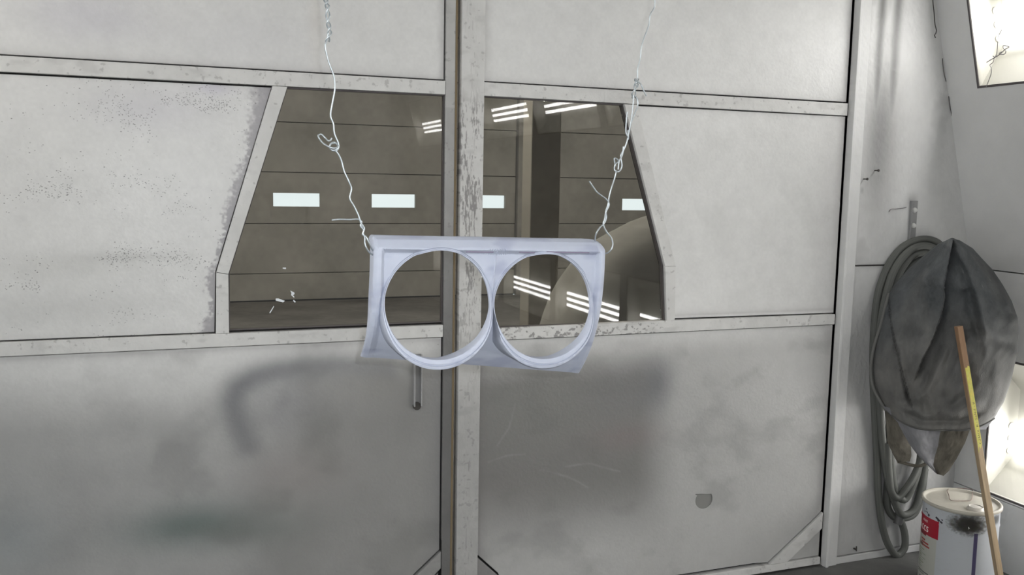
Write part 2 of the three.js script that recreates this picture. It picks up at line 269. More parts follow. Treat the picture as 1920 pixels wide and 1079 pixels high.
// ---------------------------------------------------------------- booth light fixtures: three tubes in a recess behind glass
const tubeGlow = std({ color: lin(0.9, 0.9, 0.88), emissive: TUBE_COLOR, emissiveIntensity: TUBE_GLOW, roughness: 0.4 });
const FD = 0.15, TUBE_Y = FH / 2 - 0.062;
function makeFixture(label, group) {
  const t = thing('light_fixture', label, 'light fixture', V(0, 0, 0), group);
  const w = FW / 2 - 0.002, h = FH - 0.004, e = 0.006;
  const wedge = grid(1, 4, (u, v) => { const q = v * 2 - 1; return V((u - 0.5) * FW * 0.998, FH / 2 + q * h / 2, -FD + (Math.abs(q) > 0.55 ? (Math.abs(q) - 0.55) / 0.45 * (FD - 0.01) : 0)); });
  mesh('housing', [wedge, span(-w, w, 0.002, FH - 0.002, -FD - e, -FD - 0.001), span(-w - e, -w, 0.002, FH - 0.002, -FD, -0.001), span(w, w + e, 0.002, FH - 0.002, -FD, -0.001), span(-w, w, -e, 0.002, -FD, -0.001), span(-w, w, FH - 0.002, FH + e, -FD, -0.001)], M.white, t);
  for (const k of [-1, 0, 1]) {
    const g = new THREE.CylinderGeometry(0.0125, 0.0125, 1.168, 14); g.rotateZ(Math.PI / 2); g.translate(0, TUBE_Y + k * 0.05, -FD + 0.035);
    const tb = mesh('tube', g, tubeGlow, t);
    for (const s of [-1, 1]) { const c = new THREE.CylinderGeometry(0.0130, 0.0130, 0.004, 14); c.rotateZ(Math.PI / 2); c.translate(s * 0.586, TUBE_Y + k * 0.05, -FD + 0.035); mesh('end_cap', c, M.white, tb); }
    const L = new THREE.RectAreaLight(TUBE_COLOR, TUBE_LIGHT, 1.15, 0.024); L.name = 'tube_light';
    L.position.set(0, TUBE_Y + k * 0.05, -FD + 0.035 + 0.0145); L.rotation.y = Math.PI; t.add(L);
  }
  mesh('glass_cover', new THREE.PlaneGeometry(FW - 0.004, FH - 0.004).translate(0, FH / 2, -0.012), M.cover, t);
  const f = 0.007, fw = FW / 2, P = 0.0025;
  mesh('gasket', slab(R4(-fw - f, fw + f, -f, FH + f), -0.014, P, 0, [R4(-fw + 0.001, fw - 0.001, 0.001, FH - 0.001)]), M.gasket, t);
  return t;
}
const fixture = makeFixture('white recessed light high in the leaning wall, top right, with a bent wire before it');
function placeFixture(o, dir, upper, i) {
  const zc = FIX_Z[i] + FW / 2;
  o.rotation.order = 'YXZ'; o.rotation.y = -dir * Math.PI / 2; o.rotation.x = upper ? LEAN : 0;
  const y = upper ? SEAM + UPS * Math.cos(LEAN) : LOWY + 0.003, x = (dir > 0 ? XR : XL) - (upper ? dir * UPS * Math.sin(LEAN) : 0);
  o.position.set(x, y, zc); return o;
}
placeFixture(fixture, 1, true, 0);
for (const dir of [1, -1]) for (let i = 0; i < 6; i++) for (const upper of [true, false]) {
  if ((dir > 0 && i === 0 && upper) || (dir < 0 && !upper)) continue;
  const c = fixture.clone(); c.name = numbered('light_fixture'); scene.add(c); placeFixture(c, dir, upper, i);
  if (dir > 0 && i === 0) c.userData = { label: 'white recessed light low in the side wall, glaring right of the grey bag', category: 'light fixture' };
  else if (dir > 0) c.userData = { label: upper ? 'three-tube light seen only as bright strips mirrored high in the door glass' : 'three-tube light seen only as bright strips mirrored low in the right door glass', category: 'light fixture', group: upper ? 'high side-wall lights mirrored in the door glass' : 'low side-wall lights mirrored in the door glass' };
  else c.userData = { label: 'unseen three-tube light added in the opposite side wall for evenness', category: 'light fixture', group: 'unseen lights added in the opposite side wall' };  // unseen lights, added so the booth is lit evenly
}

// ---------------------------------------------------------------- the pair of doors
const RF = 0.0, PF = -0.010;                                   // fronts of rails and of panels
function leaf(name, base, pieces) {
  const d = structure(name, base);
  for (const [part, pts, z0, z1, mat, bevel, holes] of pieces) mesh(part, doorUV(slab(pts, z0, z1, bevel ?? 0.0015, holes || []), base), mat, d);
  return d;
}
const winL = [[0.144, 1.023], [0.797, 1.023], [0.797, 1.7385], [0.319, 1.7375], [0.145, 1.192]];
const winR = [[0.922, 0.998], [1.608, 0.9935], [1.593, 1.191], [1.416, 1.7385], [0.922, 1.7415]];
const gapMat = M.dark;
const doorL = leaf('door_1', V(-0.66, 0, 0), [
  ['core', R4(-0.66, 0.83, 0.02, 2.34), -0.042, -0.030, gapMat, 0, [winL]],
  ['panel', R4(-0.62, 0.7935, 1.7845, 2.30), -0.03, PF, M.panel],
  ['panel', [[-0.62, 1.0205], [0.1035, 1.0205], [0.1095, 1.1985], [0.2745, 1.7335], [-0.62, 1.7335]], -0.03, PF, M.panel],
  ['panel', [[-0.62, 0.05], [0.56, 0.05], [0.71, 0.1955], [0.7935, 0.266], [0.7935, 0.9745], [-0.62, 0.9745]], -0.03, PF, M.panel],
  ['rail', R4(-0.62, 0.797, 1.7385, 1.780), -0.03, RF, M.rail],
  ['rail', R4(-0.62, 0.797, 0.9775, 1.0165), -0.03, RF, M.rail],
  ['rail', R4(-0.62, 0.797, 2.30, 2.34), -0.03, RF, M.rail],
  ['rail', R4(-0.62, 0.797, 0.012, 0.046), -0.03, RF, M.rail],
  ['window_bar', [[0.112, 1.198], [0.145, 1.192], [0.319, 1.7375], [0.277, 1.7375]], -0.03, RF, M.rail],
  ['window_bar', [[0.107, 1.017], [0.144, 1.017], [0.145, 1.191], [0.1115, 1.197]], -0.03, RF, M.rail],
  ['panel', [[0.64, 0.05], [0.79, 0.05], [0.79, 0.185]], -0.03, PF, M.panel],
  ['brace', [[0.566, 0.046], [0.62, 0.046], [0.797, 0.205], [0.797, 0.262], [0.714, 0.191]], -0.03, RF, M.rail],
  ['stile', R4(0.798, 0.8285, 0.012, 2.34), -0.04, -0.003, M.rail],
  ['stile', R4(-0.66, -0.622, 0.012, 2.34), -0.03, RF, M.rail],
  ['door_seal', R4(0.829, 0.8375, 0.012, 2.34), -0.05, -0.008, M.rubber, 0.002],
]);
const holeC = at(1320, 938, PF);
const dHole = []; for (let i = 0; i <= 40; i++) { const a = (146 + i / 40 * 248) * Math.PI / 180; dHole.push([holeC.x + 0.036 * Math.cos(a), holeC.y + 0.034 * Math.sin(a)]); } dHole.push([holeC.x + 0.005, holeC.y + 0.0205], [holeC.x - 0.017, holeC.y + 0.0245], [holeC.x - 0.038, holeC.y + 0.026], [holeC.x - 0.0355, holeC.y + 0.0215]);
const doorR = leaf('door_2', V(2.335, 0, 0), [
  ['core', R4(0.85, 2.33, 0.02, 2.34), -0.042, -0.030, gapMat, 0, [winR]],
  ['panel', R4(0.9245, 2.334, 1.7875, 2.30), -0.03, PF, M.panel],
  ['panel', [[1.6445, 1.0055], [2.334, 1.0015], [2.334, 1.7345], [1.469, 1.7345], [1.6395, 1.1905]], -0.03, PF, M.panel],
  ['panel', [[1.04, 0.05], [2.03, 0.05], [2.095, 0.045], [2.318, 0.209], [2.334, 0.225], [2.334, 0.9555], [0.925, 0.9555], [0.925, 0.231], [1.0, 0.156]], -0.0130, PF, M.panel, 0.0015, [dHole]],
  ['rail', [[0.9225, 1.741], [2.334, 1.737], [2.334, 1.7815], [0.9225, 1.783]], -0.03, RF, M.rail],
  ['rail', [[0.9225, 0.9585], [2.334, 0.9585], [2.334, 0.997], [1.64, 1.0], [0.9225, 0.998]], -0.03, RF, M.rail],
  ['rail', R4(0.9225, 2.334, 2.30, 2.34), -0.03, RF, M.rail],
  ['rail', R4(0.9225, 2.334, 0.010, 0.038), -0.03, RF, M.rail],
  ['window_bar', [[1.594, 1.191], [1.6365, 1.1905], [1.464, 1.7375], [1.416, 1.7375]], -0.03, RF, M.rail],
  ['window_bar', [[1.609, 0.999], [1.641, 0.999], [1.6365, 1.19], [1.594, 1.1905]], -0.03, RF, M.rail],
  ['panel', [[0.93, 0.05], [1.0, 0.05], [0.93, 0.138]], -0.03, PF, M.panel],
  ['panel', [[2.19, 0.041], [2.333, 0.041], [2.333, 0.149], [2.315, 0.136]], -0.03, PF, M.panel],
  ['brace', [[0.9225, 0.16], [1.02, 0.046], [1.09, 0.046], [1.0, 0.147], [0.9225, 0.224]], -0.03, RF, M.rail],
  ['brace', [[2.098, 0.040], [2.178, 0.038], [2.318, 0.142], [2.334, 0.155], [2.334, 0.218], [2.320, 0.204]], -0.03, RF, M.rail],
  ['stile', R4(0.8465, 0.9215, 0.012, 2.34), -0.03, 0.006, M.rail],
  ['hole_plate', R4(holeC.x - 0.06, holeC.x + 0.06, holeC.y - 0.05, holeC.y + 0.05), -0.026, -0.0135, std({ color: lin(0.22, 0.22, 0.21), roughness: 0.6 }), 0],
]);
doorR.children.at(-1).userData = { label: 'dull grey metal behind the cut-out' };
for (const [d, pts] of [[doorL, winL], [doorR, winR]]) { const g = new THREE.ShapeGeometry(shapeOf(pts)); g.translate(-d.position.x, 0, -0.018); mesh('window_pane', g, M.glass, d); }
for (const [d, pts] of [[doorL, winL], [doorR, winR]]) { // reveal round each pane
  const c = new THREE.Vector2(); pts.forEach((p) => c.add(new THREE.Vector2(p[0], p[1]))); c.multiplyScalar(1 / pts.length);
  const inner = pts.map((p) => { const v = new THREE.Vector2(p[0], p[1]).sub(c); const l = v.length(); return [c.x + v.x * (l - 0.005) / l, c.y + v.y * (l - 0.005) / l]; });
  const g = slab(pts, -0.03, -0.012, 0, [inner]); g.translate(-d.position.x, 0, 0); mesh('window_gasket', g, M.gasket, d);
}
{ // pull handle, a short upright steel channel half hidden by the hanging part
  const h = new THREE.Group(); h.name = 'handle'; h.position.set(0.714 + 0.66, 0, 0); doorL.add(h);
  mesh('grip', [span(-0.013, -0.009, 0.757, 0.925, PF, 0.008, 0.0015), span(0.010, 0.014, 0.757, 0.925, PF, 0.006, 0.0015)], std({ color: lin(0.36, 0.36, 0.36), roughness: 0.5 }), h);
  mesh('recess', [span(-0.009, 0.010, 0.757, 0.925, PF, PF + 0.003)], std({ color: lin(0.27, 0.27, 0.27), roughness: 0.6 }), h);
  const c = new THREE.CylinderGeometry(0.013, 0.013, 0.010, 20); c.rotateX(Math.PI / 2); c.translate(-0.001, 0.757, PF + 0.004); mesh('latch', c, M.darkSteel, h);
}

// ---------------------------------------------------------------- the hanging twin headlight bezel in lavender-grey primer
const ZB = 1.55, bz = at(920, 570, ZB);
const bezel = thing('headlight_bezel', 'pale lavender twin headlight bezel with two round openings, hanging on wires before the doors', 'headlight bezel', bz);
const primer = std({ map: dataTexture(256, 256, (u, v, o) => { const f = fbm(u * 9, v * 9, 4), m = sstep(0.18, 0.5, fbm(u * 5 + 40, v * 14, 3)) * 0.18; o[0] = (0.435 + 0.035 * f) * (1 - m); o[1] = (0.465 + 0.035 * f) * (1 - m); o[2] = (0.55 + 0.03 * f) * (1 - 0.7 * m); }), roughness: 0.55 });
{
  const L = (px, py, dz = 0) => at(px, py, ZB + dz).sub(bz), BACK = -0.075;
  const TL = L(703, 443.5), TR = L(1138, 451), BL = L(680, 672, BACK), BR = L(1091, 702.5, BACK);
  const topY = (x) => lerp(TL.y, TR.y, (x - TL.x) / (TR.x - TL.x)), botY = (x) => lerp(BL.y, BR.y, (x - BL.x) / (BR.x - BL.x));
  const leftX = (y) => lerp(TL.x, BL.x, (TL.y - y) / (TL.y - BL.y)), rightX = (y) => lerp(TR.x, BR.x, (TR.y - y) / (TR.y - BR.y));
  const r = 0.0758, cs = [L(825.5, 573), L(1024, 575.5)];
  const M1 = [L(935, 449).x, topY(L(935, 449).x)], M2x = L(918, 692, BACK).x, M2 = [M2x, botY(M2x)], Mc = [(cs[0].x + cs[1].x) / 2, (cs[0].y + cs[1].y) / 2], McU = [lerp(M1[0], Mc[0], 0.6), lerp(M1[1], Mc[1], 0.6)];
  const RC = 0.017, arc = []; for (let i = 0; i <= 8; i++) { const a = Math.PI / 2 * (1 - i / 8); arc.push([TR.x - RC + RC * Math.cos(a), topY(TR.x - RC) - RC + RC * Math.sin(a)]); }
  const arcL = [[TL.x, TL.y - 0.004], [TL.x + 0.0012, TL.y - 0.0012], [TL.x + 0.004, TL.y]];
  const cells = [[...arcL, M1, McU, Mc, M2, [BL.x, BL.y]], [M1, ...arc, [BR.x, BR.y], M2, Mc, McU]];
  const isMid = (a, b) => [M1, McU, Mc, M2].includes(a) && [M1, McU, Mc, M2].includes(b);
  const faceZ = (x, y) => {
    const v = clamp((topY(x) - y) / (topY(x) - botY(x))), dT = topY(x) - y; let dL = x - leftX(y), dR = rightX(y) - x;
    const cx = x - (TR.x - RC), cy = y - (topY(TR.x - RC) - RC); let dC = 1; if (cx > 0 && cy > 0) dC = RC - Math.hypot(cx, cy);
    const fade = 1 - sstep(0.15, 1.0, v), pl = (d, w) => 1 - sstep(w, w + 0.007, d);
    const cover = Math.max(pl(dT, 0.0165), pl(dL, 0.009) * (0.45 + 0.55 * fade), pl(dR, 0.007) * (0.4 + 0.6 * fade));
    const dm = Math.max(0, Math.min(dT, dL, dR, dC)), q = 0.006, round = dm < q ? q * (1 - Math.sqrt(1 - Math.pow(1 - dm / q, 2))) : 0;
    const ridge = v < 0.5 ? 0.003 * Math.exp(-Math.pow((x - lerp(M1[0], Mc[0], v * 2)) / 0.0022, 2)) * (1 - cover) : 0;
    return BACK * Math.pow(v, 3.1) - 0.011 * (1 - cover) - round + ridge - 0.9 * Math.max(0, 0.0150 - dT);
  };
  const geos = [];
  cells.forEach((cell, ci) => {
    const c = cs[ci], th = []; for (let i = 0; i < 260; i++) th.push(-Math.PI + i / 260 * 2 * Math.PI);
    for (const p of cell) th.push(Math.atan2(p[1] - c.y, p[0] - c.x)); th.sort((a, b) => a - b);
    const hit = (a) => { let best = 9, mid = false; const dx = Math.cos(a), dy = Math.sin(a);
      for (let i = 0; i < cell.length; i++) { const A = cell[i], B = cell[(i + 1) % cell.length], ex = B[0] - A[0], ey = B[1] - A[1], det = dx * -ey + ex * dy; if (Math.abs(det) < 1e-12) continue;
        const fx = A[0] - c.x, fy = A[1] - c.y, t = (fx * -ey + ex * fy) / det, s = (dx * fy - dy * fx) / det; if (t > 0 && s >= -1e-6 && s <= 1 + 1e-6 && t < best) { best = t; mid = isMid(A, B); } }
      return [best, mid]; };
    const cols = th.map((a) => {
      const [R, mid] = hit(a), dx = Math.cos(a), dy = Math.sin(a), s = Math.max(0, -dy), b = sstep(-0.25, 0.75, -dy), w = 0.0036 + 0.0105 * Math.pow(s, 1.4), out = [];
      const add = (rad, z) => { rad = Math.min(rad, R - 0.0002); out.push([c.x + dx * rad, c.y + dy * rad, z]); };
      const zf = faceZ(c.x + dx * (r + w + 0.001), c.y + dy * (r + w + 0.001)), zr = lerp(Math.max(zf, -0.011) + 0.0006, 0.006, b);
      add(r + 0.0008, Math.min(zr - 0.010, -0.016)); add(r, zr - 0.003); add(r + 0.0004, zr - 0.0012); add(r + w * 0.14, zr - 0.0003); add(r + w * 0.48, zr); add(r + w * 0.54, zr - 0.0022); add(r + w * 0.62, zr - 0.0022); add(r + w * 0.68, zr); add(r + w * 0.9, zr - 0.0002); add(r + w, zr - 0.0014); add(r + w + 0.0005, Math.min(zr - 0.002, lerp(zr, zf, 0.5)));
      const r0 = r + w + 0.001, NF = 44; for (let k = 0; k <= NF; k++) { const t = k / NF, e = 1 - Math.pow(1 - t, 1.7), rad = Math.min(lerp(r0, R, e), R); const x = c.x + dx * Math.min(rad, R - (k < NF ? 0.00005 * (NF - k) : 0)), y = c.y + dy * Math.min(rad, R); out.push([x, y, faceZ(x, y)]); }
      const e = out.at(-1); out.push([e[0], e[1], e[2] - 0.006], [e[0] - dx * 0.001, e[1] - dy * 0.001, e[2] - 0.007 - 0.023 * sstep(-0.7, 0.25, dy)]);
      return { out, mid };
    });
    const rows = cols[0].out.length, pos = [], uv = [], idx = [];
    for (const col of cols) for (const p of col.out) { pos.push(...p); uv.push(p[0] * 3 + 0.5, p[1] * 3 + 0.5); }
    for (let i = 0; i < cols.length; i++) { const j = (i + 1) % cols.length, mid = cols[i].mid && cols[j].mid; for (let k = 0; k < rows - (mid ? 3 : 1); k++) { const a = i * rows + k, b = j * rows + k; idx.push(a, a + 1, b, b, a + 1, b + 1); } }
    const g = new THREE.BufferGeometry(); g.setAttribute('position', new THREE.Float32BufferAttribute(pos, 3)); g.setAttribute('uv', new THREE.Float32BufferAttribute(uv, 2)); g.setIndex(idx);
    geos.push(toCreasedNormals(g, 0.75));
  });
  mesh('body', geos, primer, bezel);
  mesh('seam', [grid(4, 20, (u, v) => { const w = [McU, Mc], x = lerp(M1[0], McU[0], 0.25 + v * 0.75) + (u - 0.5) * 0.0016, y = lerp(M1[1], McU[1], 0.25 + v * 0.75); return V(x, y, faceZ(x, y) + 0.0006 + 0.0008 * Math.sin(u * Math.PI)); })], primer, bezel);
  // dark lines that stand in for the shade under the top lip
  for (const [a, b] of [[872, 922], [970, 1000], [1020, 1100]]) { const pts = []; for (let i = 0; i <= 6; i++) { const p = L(lerp(a, b, i / 6), lerp(471.6, 472.6, i / 6) + (a > 950 ? 0.6 : 0), -0.010); pts.push(V(p.x, p.y, faceZ(p.x, p.y) + 0.0008)); } mesh('shade_line', [tubeAlong(pts, 0.0011, 24, 6)], std({ color: lin(0.20, 0.17, 0.24), roughness: 0.8 }), bezel); }
}

// ---------------------------------------------------------------- the two hanging wires
function wire(pts, z, r, seg, jig = 0) { const v = pts.map((p) => at(p[0], p[1], z + (p[2] || 0) + (rnd() - 0.5) * jig)); return tubeAlong(v, r, seg || pts.length * 8, 7); }
function twist(pts, z, r, R, turns, n = 90) { // two strands wound round a line
  const c = new THREE.CatmullRomCurve3(pts.map((p) => at(p[0], p[1], z))), out = [];
  for (const s of [0, Math.PI]) { const v = []; for (let i = 0; i <= n; i++) { const t = i / n, p = c.getPoint(t), a = t * turns * 6.2832 + s; v.push(V(p.x + R * Math.cos(a), p.y, p.z + R * Math.sin(a))); } out.push(tubeAlong(v, r, n * 2, 6)); }
  return out;
}
{
  const r = 0.00112, w = thing('hanging_wire', 'kinked silver wire with a loose knot, holding the left end of the bezel', 'wire', at(697, 474, ZB - 0.02));
  const sub = (gs) => gs.map((g) => g.translate(-w.position.x, -w.position.y, -w.position.z));
  const top = at(611, 0, ZB); const up = [V(top.x + 0.006, CEIL, ZB), V(top.x + 0.004, 2.5, ZB), V(top.x + 0.006, 2.2, ZB), V(top.x - 0.001, 2.0, ZB), top];
  mesh('strand', sub([tubeAlong(up, r, 60, 7), ...twist([[611, 0], [614, 14], [615, 40], [618, 60], [614, 78]], ZB, r, 0.0022, 2.6),
    wire([[616, 62], [613, 76], [610, 84], [611, 95], [617, 118], [626, 143], [628, 165], [623, 195], [620, 218], [625, 232], [627, 250], [634, 268], [635, 277], [630, 283], [624, 283]], ZB, r, 160, 0.001)]), M.zinc, w);
  mesh('knot', sub([wire([[624, 283], [619, 278], [620, 270], [627, 267], [633, 272], [631, 280], [623, 282], [618, 275], [623, 269], [631, 270], [633, 276, 0.006], [625, 278, 0.008], [614, 274, 0.006], [604, 267], [598, 259], [597, 254], [602, 252], [609, 258], [615, 264], [620, 263], [622, 259]], ZB + 0.002, r, 220, 0.003)]), M.zinc, w);
  mesh('strand', sub([wire([[628, 281], [633, 287], [640, 301], [645, 320], [654, 340], [659, 354], [656, 372], [664, 387], [672, 404], [677, 420], [681, 432]], ZB, r, 140, 0.002)]), M.zinc, w);
  mesh('strand', sub([wire([[622, 413], [636, 411.5], [655, 412], [672, 411.5], [678, 416], [676, 424], [682, 432], [680, 440], [686, 444], [692, 456], [699, 470, -0.012], [703, 474, -0.02]], ZB, r, 160), wire([[678, 420], [683, 428], [681, 438], [684, 446], [684, 456], [688, 467], [695, 476, -0.01], [702, 480, -0.02]], ZB, r, 120)]), M.zinc, w);
}
{
  const r = 0.00112, w = thing('hanging_wire', 'kinked silver wire with a hooked joint, holding the right end of the bezel', 'wire', at(1147, 470, ZB - 0.01));
  const sub = (gs) => gs.map((g) => g.translate(-w.position.x, -w.position.y, -w.position.z));
  const top = at(1228, 0, ZB), c = V(top.x + 0.22, CEIL, ZB);
  mesh('strand', sub([tubeAlong([c, V(lerp(top.x, c.x, 0.7) + 0.008, lerp(top.y, CEIL, 0.7), ZB), V(lerp(top.x, c.x, 0.35) - 0.006, lerp(top.y, CEIL, 0.35), ZB), at(1231, -14, ZB), top, at(1227, 14, ZB), at(1219, 28, ZB), at(1217, 45, ZB), at(1212, 60, ZB), at(1208, 70, ZB), at(1202, 92, ZB), at(1201, 108, ZB), at(1195, 132, ZB), at(1195, 148, ZB), at(1190, 156, ZB), at(1194, 162, ZB)], r * 0.9, 260, 7)]), M.zinc, w);
  mesh('strand', sub([...twist([[1194, 148], [1193, 160], [1188, 178], [1189, 184]], ZB, r * 0.9, 0.0028, 1.7, 50), wire([[1193, 152], [1201, 157], [1204, 163], [1208, 172], [1212, 180]], ZB + 0.003, r * 0.9, 50), wire([[1185, 179], [1193, 183], [1196, 196], [1190, 214], [1183, 232], [1179, 250], [1178, 262]], ZB, r * 0.9, 80), wire([[1188, 178], [1187, 196], [1184, 222], [1180, 245]], ZB + 0.004, r * 0.9, 60), wire([[1176, 210], [1174, 232], [1174, 250], [1178, 258]], ZB + 0.003, r * 0.9, 50)]), M.zinc, w);
  mesh('hook', sub([wire([[1178, 244], [1176, 264], [1170, 280], [1164, 292], [1166, 312], [1162, 320], [1156, 322], [1152, 318], [1154, 308], [1160, 302], [1152, 297], [1154, 312]], ZB, r, 120, 0.004), wire([[1169, 275], [1167, 290], [1161, 303], [1159, 318]], ZB + 0.004, r, 60)]), M.zinc, w);
  mesh('strand', sub([wire([[1156, 320], [1152, 336], [1146, 354], [1142, 370], [1140, 384], [1136, 396], [1134, 410], [1131, 420]], ZB, r, 90, 0.002)]), M.zinc, w);
  mesh('strand', sub([wire([[1105, 340], [1111, 349], [1119, 360], [1128, 367], [1137, 374], [1142, 383], [1140, 390], [1136, 398], [1137, 408], [1132, 420], [1124, 428], [1118, 438], [1116, 450, -0.01], [1117, 456, -0.02]], ZB, r, 150), wire([[1131, 416], [1132, 424], [1138, 436], [1146, 446], [1149, 458], [1146, 468], [1140, 474, -0.004], [1134, 476, -0.012]], ZB, r, 100)]), M.zinc, w);
}

// ---------------------------------------------------------------- right-hand corner: strap hook, hose, bag, pail, pole
const P0 = V(2.66, 1.0, 0.225), WN = V(-0.724, 0, 0.69);         // the bag hangs about this upright plane, square to the line of sight
const bagAt = (px, py, w = 0) => onPlane(px, py, P0.clone().addScaledVector(WN, w), WN);
{
  const t = thing('wall_hook', 'dark steel strap hook with two round bolts on the wall above the hose', 'hook', V(2.672, 1.28, 0));
  mesh('strap', [span(-0.016, -0.0125, -0.10, 0.148, 0.0, 0.013, 0.001), span(-0.012, 0.018, -0.10, 0.148, 0.0, 0.006, 0.001), span(-0.016, 0.018, -0.106, -0.10, 0.0, 0.11), span(-0.016, 0.018, -0.106, -0.06, 0.105, 0.11)], std({ color: lin(0.30, 0.30, 0.30), roughness: 0.55, metalness: 0.2 }), t);
  for (const y of [0.112, 0.052]) { const g = new THREE.SphereGeometry(0.0105, 16, 8, 0, 6.2832, 0, 1.5708); g.rotateX(Math.PI / 2); g.translate(0.003, y, 0.006); mesh('bolt', g, std({ color: lin(0.62, 0.62, 0.6), roughness: 0.5 }), t); }
}
const hoseMat = std({ map: dataTexture(64, 512, (u, v, o) => { const f = fbm(u * 3, v * 40, 4); const k = 0.115 + 0.04 * f; o[0] = k * 1.0; o[1] = k * 1.04; o[2] = k * 0.95; }), roughness: 0.6 });
{
  const t = thing('air_hose', 'coiled grey-green rubber hose hanging on the wall behind the grey bag', 'hose', V(2.56, 0.0, 0.03));
  const H = (pts, z) => [tubeAlong(pts.map((p) => at(p[0], p[1], z + (p[2] || 0))), 0.0142, pts.length * 10, 12).translate(-t.position.x, -t.position.y, -t.position.z)];
  mesh('hose_loop', H([[1772, 470], [1757, 455], [1738, 449], [1715, 452], [1690, 466], [1666, 498], [1648, 546], [1640, 605], [1637, 690], [1640, 770], [1644, 850], [1647, 925], [1654, 985], [1667, 1025], [1683, 1042], [1695, 1030], [1697, 1008], [1692, 985], [1684, 968]], 0.022), hoseMat, t);
  mesh('hose_loop', H([[1770, 480], [1745, 463], [1720, 463], [1697, 478], [1675, 510], [1660, 560], [1650, 620], [1648, 690], [1650, 760], [1655, 830], [1664, 895], [1676, 938], [1692, 966], [1712, 958], [1725, 925], [1733, 880], [1737, 830]], 0.046), hoseMat, t);
  mesh('hose_loop', H([[1768, 492], [1738, 474], [1714, 478], [1695, 497], [1680, 530], [1668, 580], [1662, 640], [1662, 720], [1668, 800], [1672, 880], [1680, 925], [1695, 938], [1710, 915], [1722, 880], [1728, 840]], 0.038), hoseMat, t);
  mesh('hose_loop', H([[1672, 800], [1668, 870], [1663, 925], [1664, 950], [1676, 970], [1695, 972], [1714, 964], [1727, 930], [1734, 880]], 0.018), hoseMat, t);
  mesh('hose_loop', H([[1732, 830], [1727, 860], [1714, 893], [1698, 918], [1682, 934], [1672, 925], [1667, 890], [1664, 830]], 0.056), hoseMat, t);
  mesh('hose_loop', H([[1772, 505], [1748, 487], [1722, 490], [1703, 508], [1690, 540], [1682, 590], [1680, 650]], 0.030), hoseMat, t);
  const c = new THREE.CylinderGeometry(0.019, 0.017, 0.045, 14); c.rotateZ(-0.25); const cp = at(1684, 972, 0.03); c.translate(cp.x - t.position.x, cp.y - t.position.y, cp.z - t.position.z + 0.004); mesh('coupling', c, std({ color: lin(0.12, 0.12, 0.12), roughness: 0.5, metalness: 0.3 }), t);
}
const canvasMap = dataTexture(512, 512, (u, v, o) => {
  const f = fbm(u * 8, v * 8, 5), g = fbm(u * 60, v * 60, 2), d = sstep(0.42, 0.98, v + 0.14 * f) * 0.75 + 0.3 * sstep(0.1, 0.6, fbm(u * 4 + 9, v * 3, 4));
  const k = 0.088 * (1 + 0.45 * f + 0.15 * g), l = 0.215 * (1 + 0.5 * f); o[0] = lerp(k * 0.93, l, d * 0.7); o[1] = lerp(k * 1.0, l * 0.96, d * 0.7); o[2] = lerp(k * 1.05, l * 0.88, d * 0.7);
  const s = sstep(0.35, 0.6, fbm(u * 50, v * 14, 3)) * gauss(u, v, 0.82, 0.36, 0.12, 0.08); for (let c = 0; c < 3; c++) o[c] = lerp(o[c], 0.42, 0.6 * s);
});
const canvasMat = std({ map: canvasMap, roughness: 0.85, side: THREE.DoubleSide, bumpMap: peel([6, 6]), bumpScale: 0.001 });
const paleCanvas = std({ map: wallMap([0.22, 0.22, 0.235], 0.25), roughness: 0.85, side: THREE.DoubleSide });
const brownCanvas = std({ map: wallMap([0.13, 0.118, 0.095], 0.5), roughness: 0.85, side: THREE.DoubleSide });
const folds = [ // [line, height, width to the left, width to the right, height on the right]
  [[[1788, 446], [1779, 490], [1770, 535], [1771, 562], [1764, 595], [1750, 635], [1732, 670], [1712, 720]], 0.046, 60, 15, -0.034],
  [[[1666, 545], [1671, 610], [1682, 660], [1694, 712], [1712, 770]], -0.048, 16, 28, 0.02],
];
const ridges = [[[[1790, 455], [1818, 510], [1834, 560], [1846, 620], [1850, 680]], 0.020, 9], [[[1812, 540], [1818, 570], [1838, 640]], -0.012, 12], [[[1820, 612], [1855, 636], [1905, 650]], -0.012, 9], [[[1780, 640], [1760, 690], [1738, 730], [1722, 750]], 0.016, 9], [[[1800, 640], [1785, 700], [1770, 745]], 0.012, 12], [[[1722, 665], [1712, 720], [1716, 750]], -0.012, 12], [[[1700, 765], [1740, 778], [1790, 770], [1850, 750]], 0.010, 9], [[[1860, 480], [1872, 540], [1880, 580], [1905, 600]], -0.020, 13], [[[1850, 560], [1868, 650], [1870, 740]], 0.013, 14], [[[1690, 640], [1688, 700], [1700, 760]], 0.014, 8], [[[1735, 500], [1722, 560], [1718, 640]], 0.010, 14], [[[1830, 700], [1812, 740], [1770, 775]], -0.012, 9], [[[1745, 690], [1730, 740], [1738, 790]], -0.013, 8], [[[1690, 770], [1730, 790], [1800, 790], [1860, 765]], -0.012, 6]];
function foldAt(px, py) {
  let d = 0;
  for (const [l, a, wl, wr, b] of folds) { const [q, s, al] = segDist(px, py, l), e = sstep(0, 0.06, al) * sstep(1, 0.9, al); d += (s > 0 ? a * Math.exp(-q / wl) : b * Math.exp(-q / wr)) * e * (s > 0 ? 1 : 1); }
  for (const [l, a, w] of ridges) { const [q, , al] = segDist(px, py, l); d += 1.5 * a * Math.exp(-Math.pow(q / w, 2)) * sstep(-0.02, 0.15, al) * sstep(1.02, 0.8, al); }
  return d + 0.022 * fbm(px / 46 + py / 120, py / 90 - 3, 3) + 0.006 * fbm(px / 20, py / 22, 3);
}
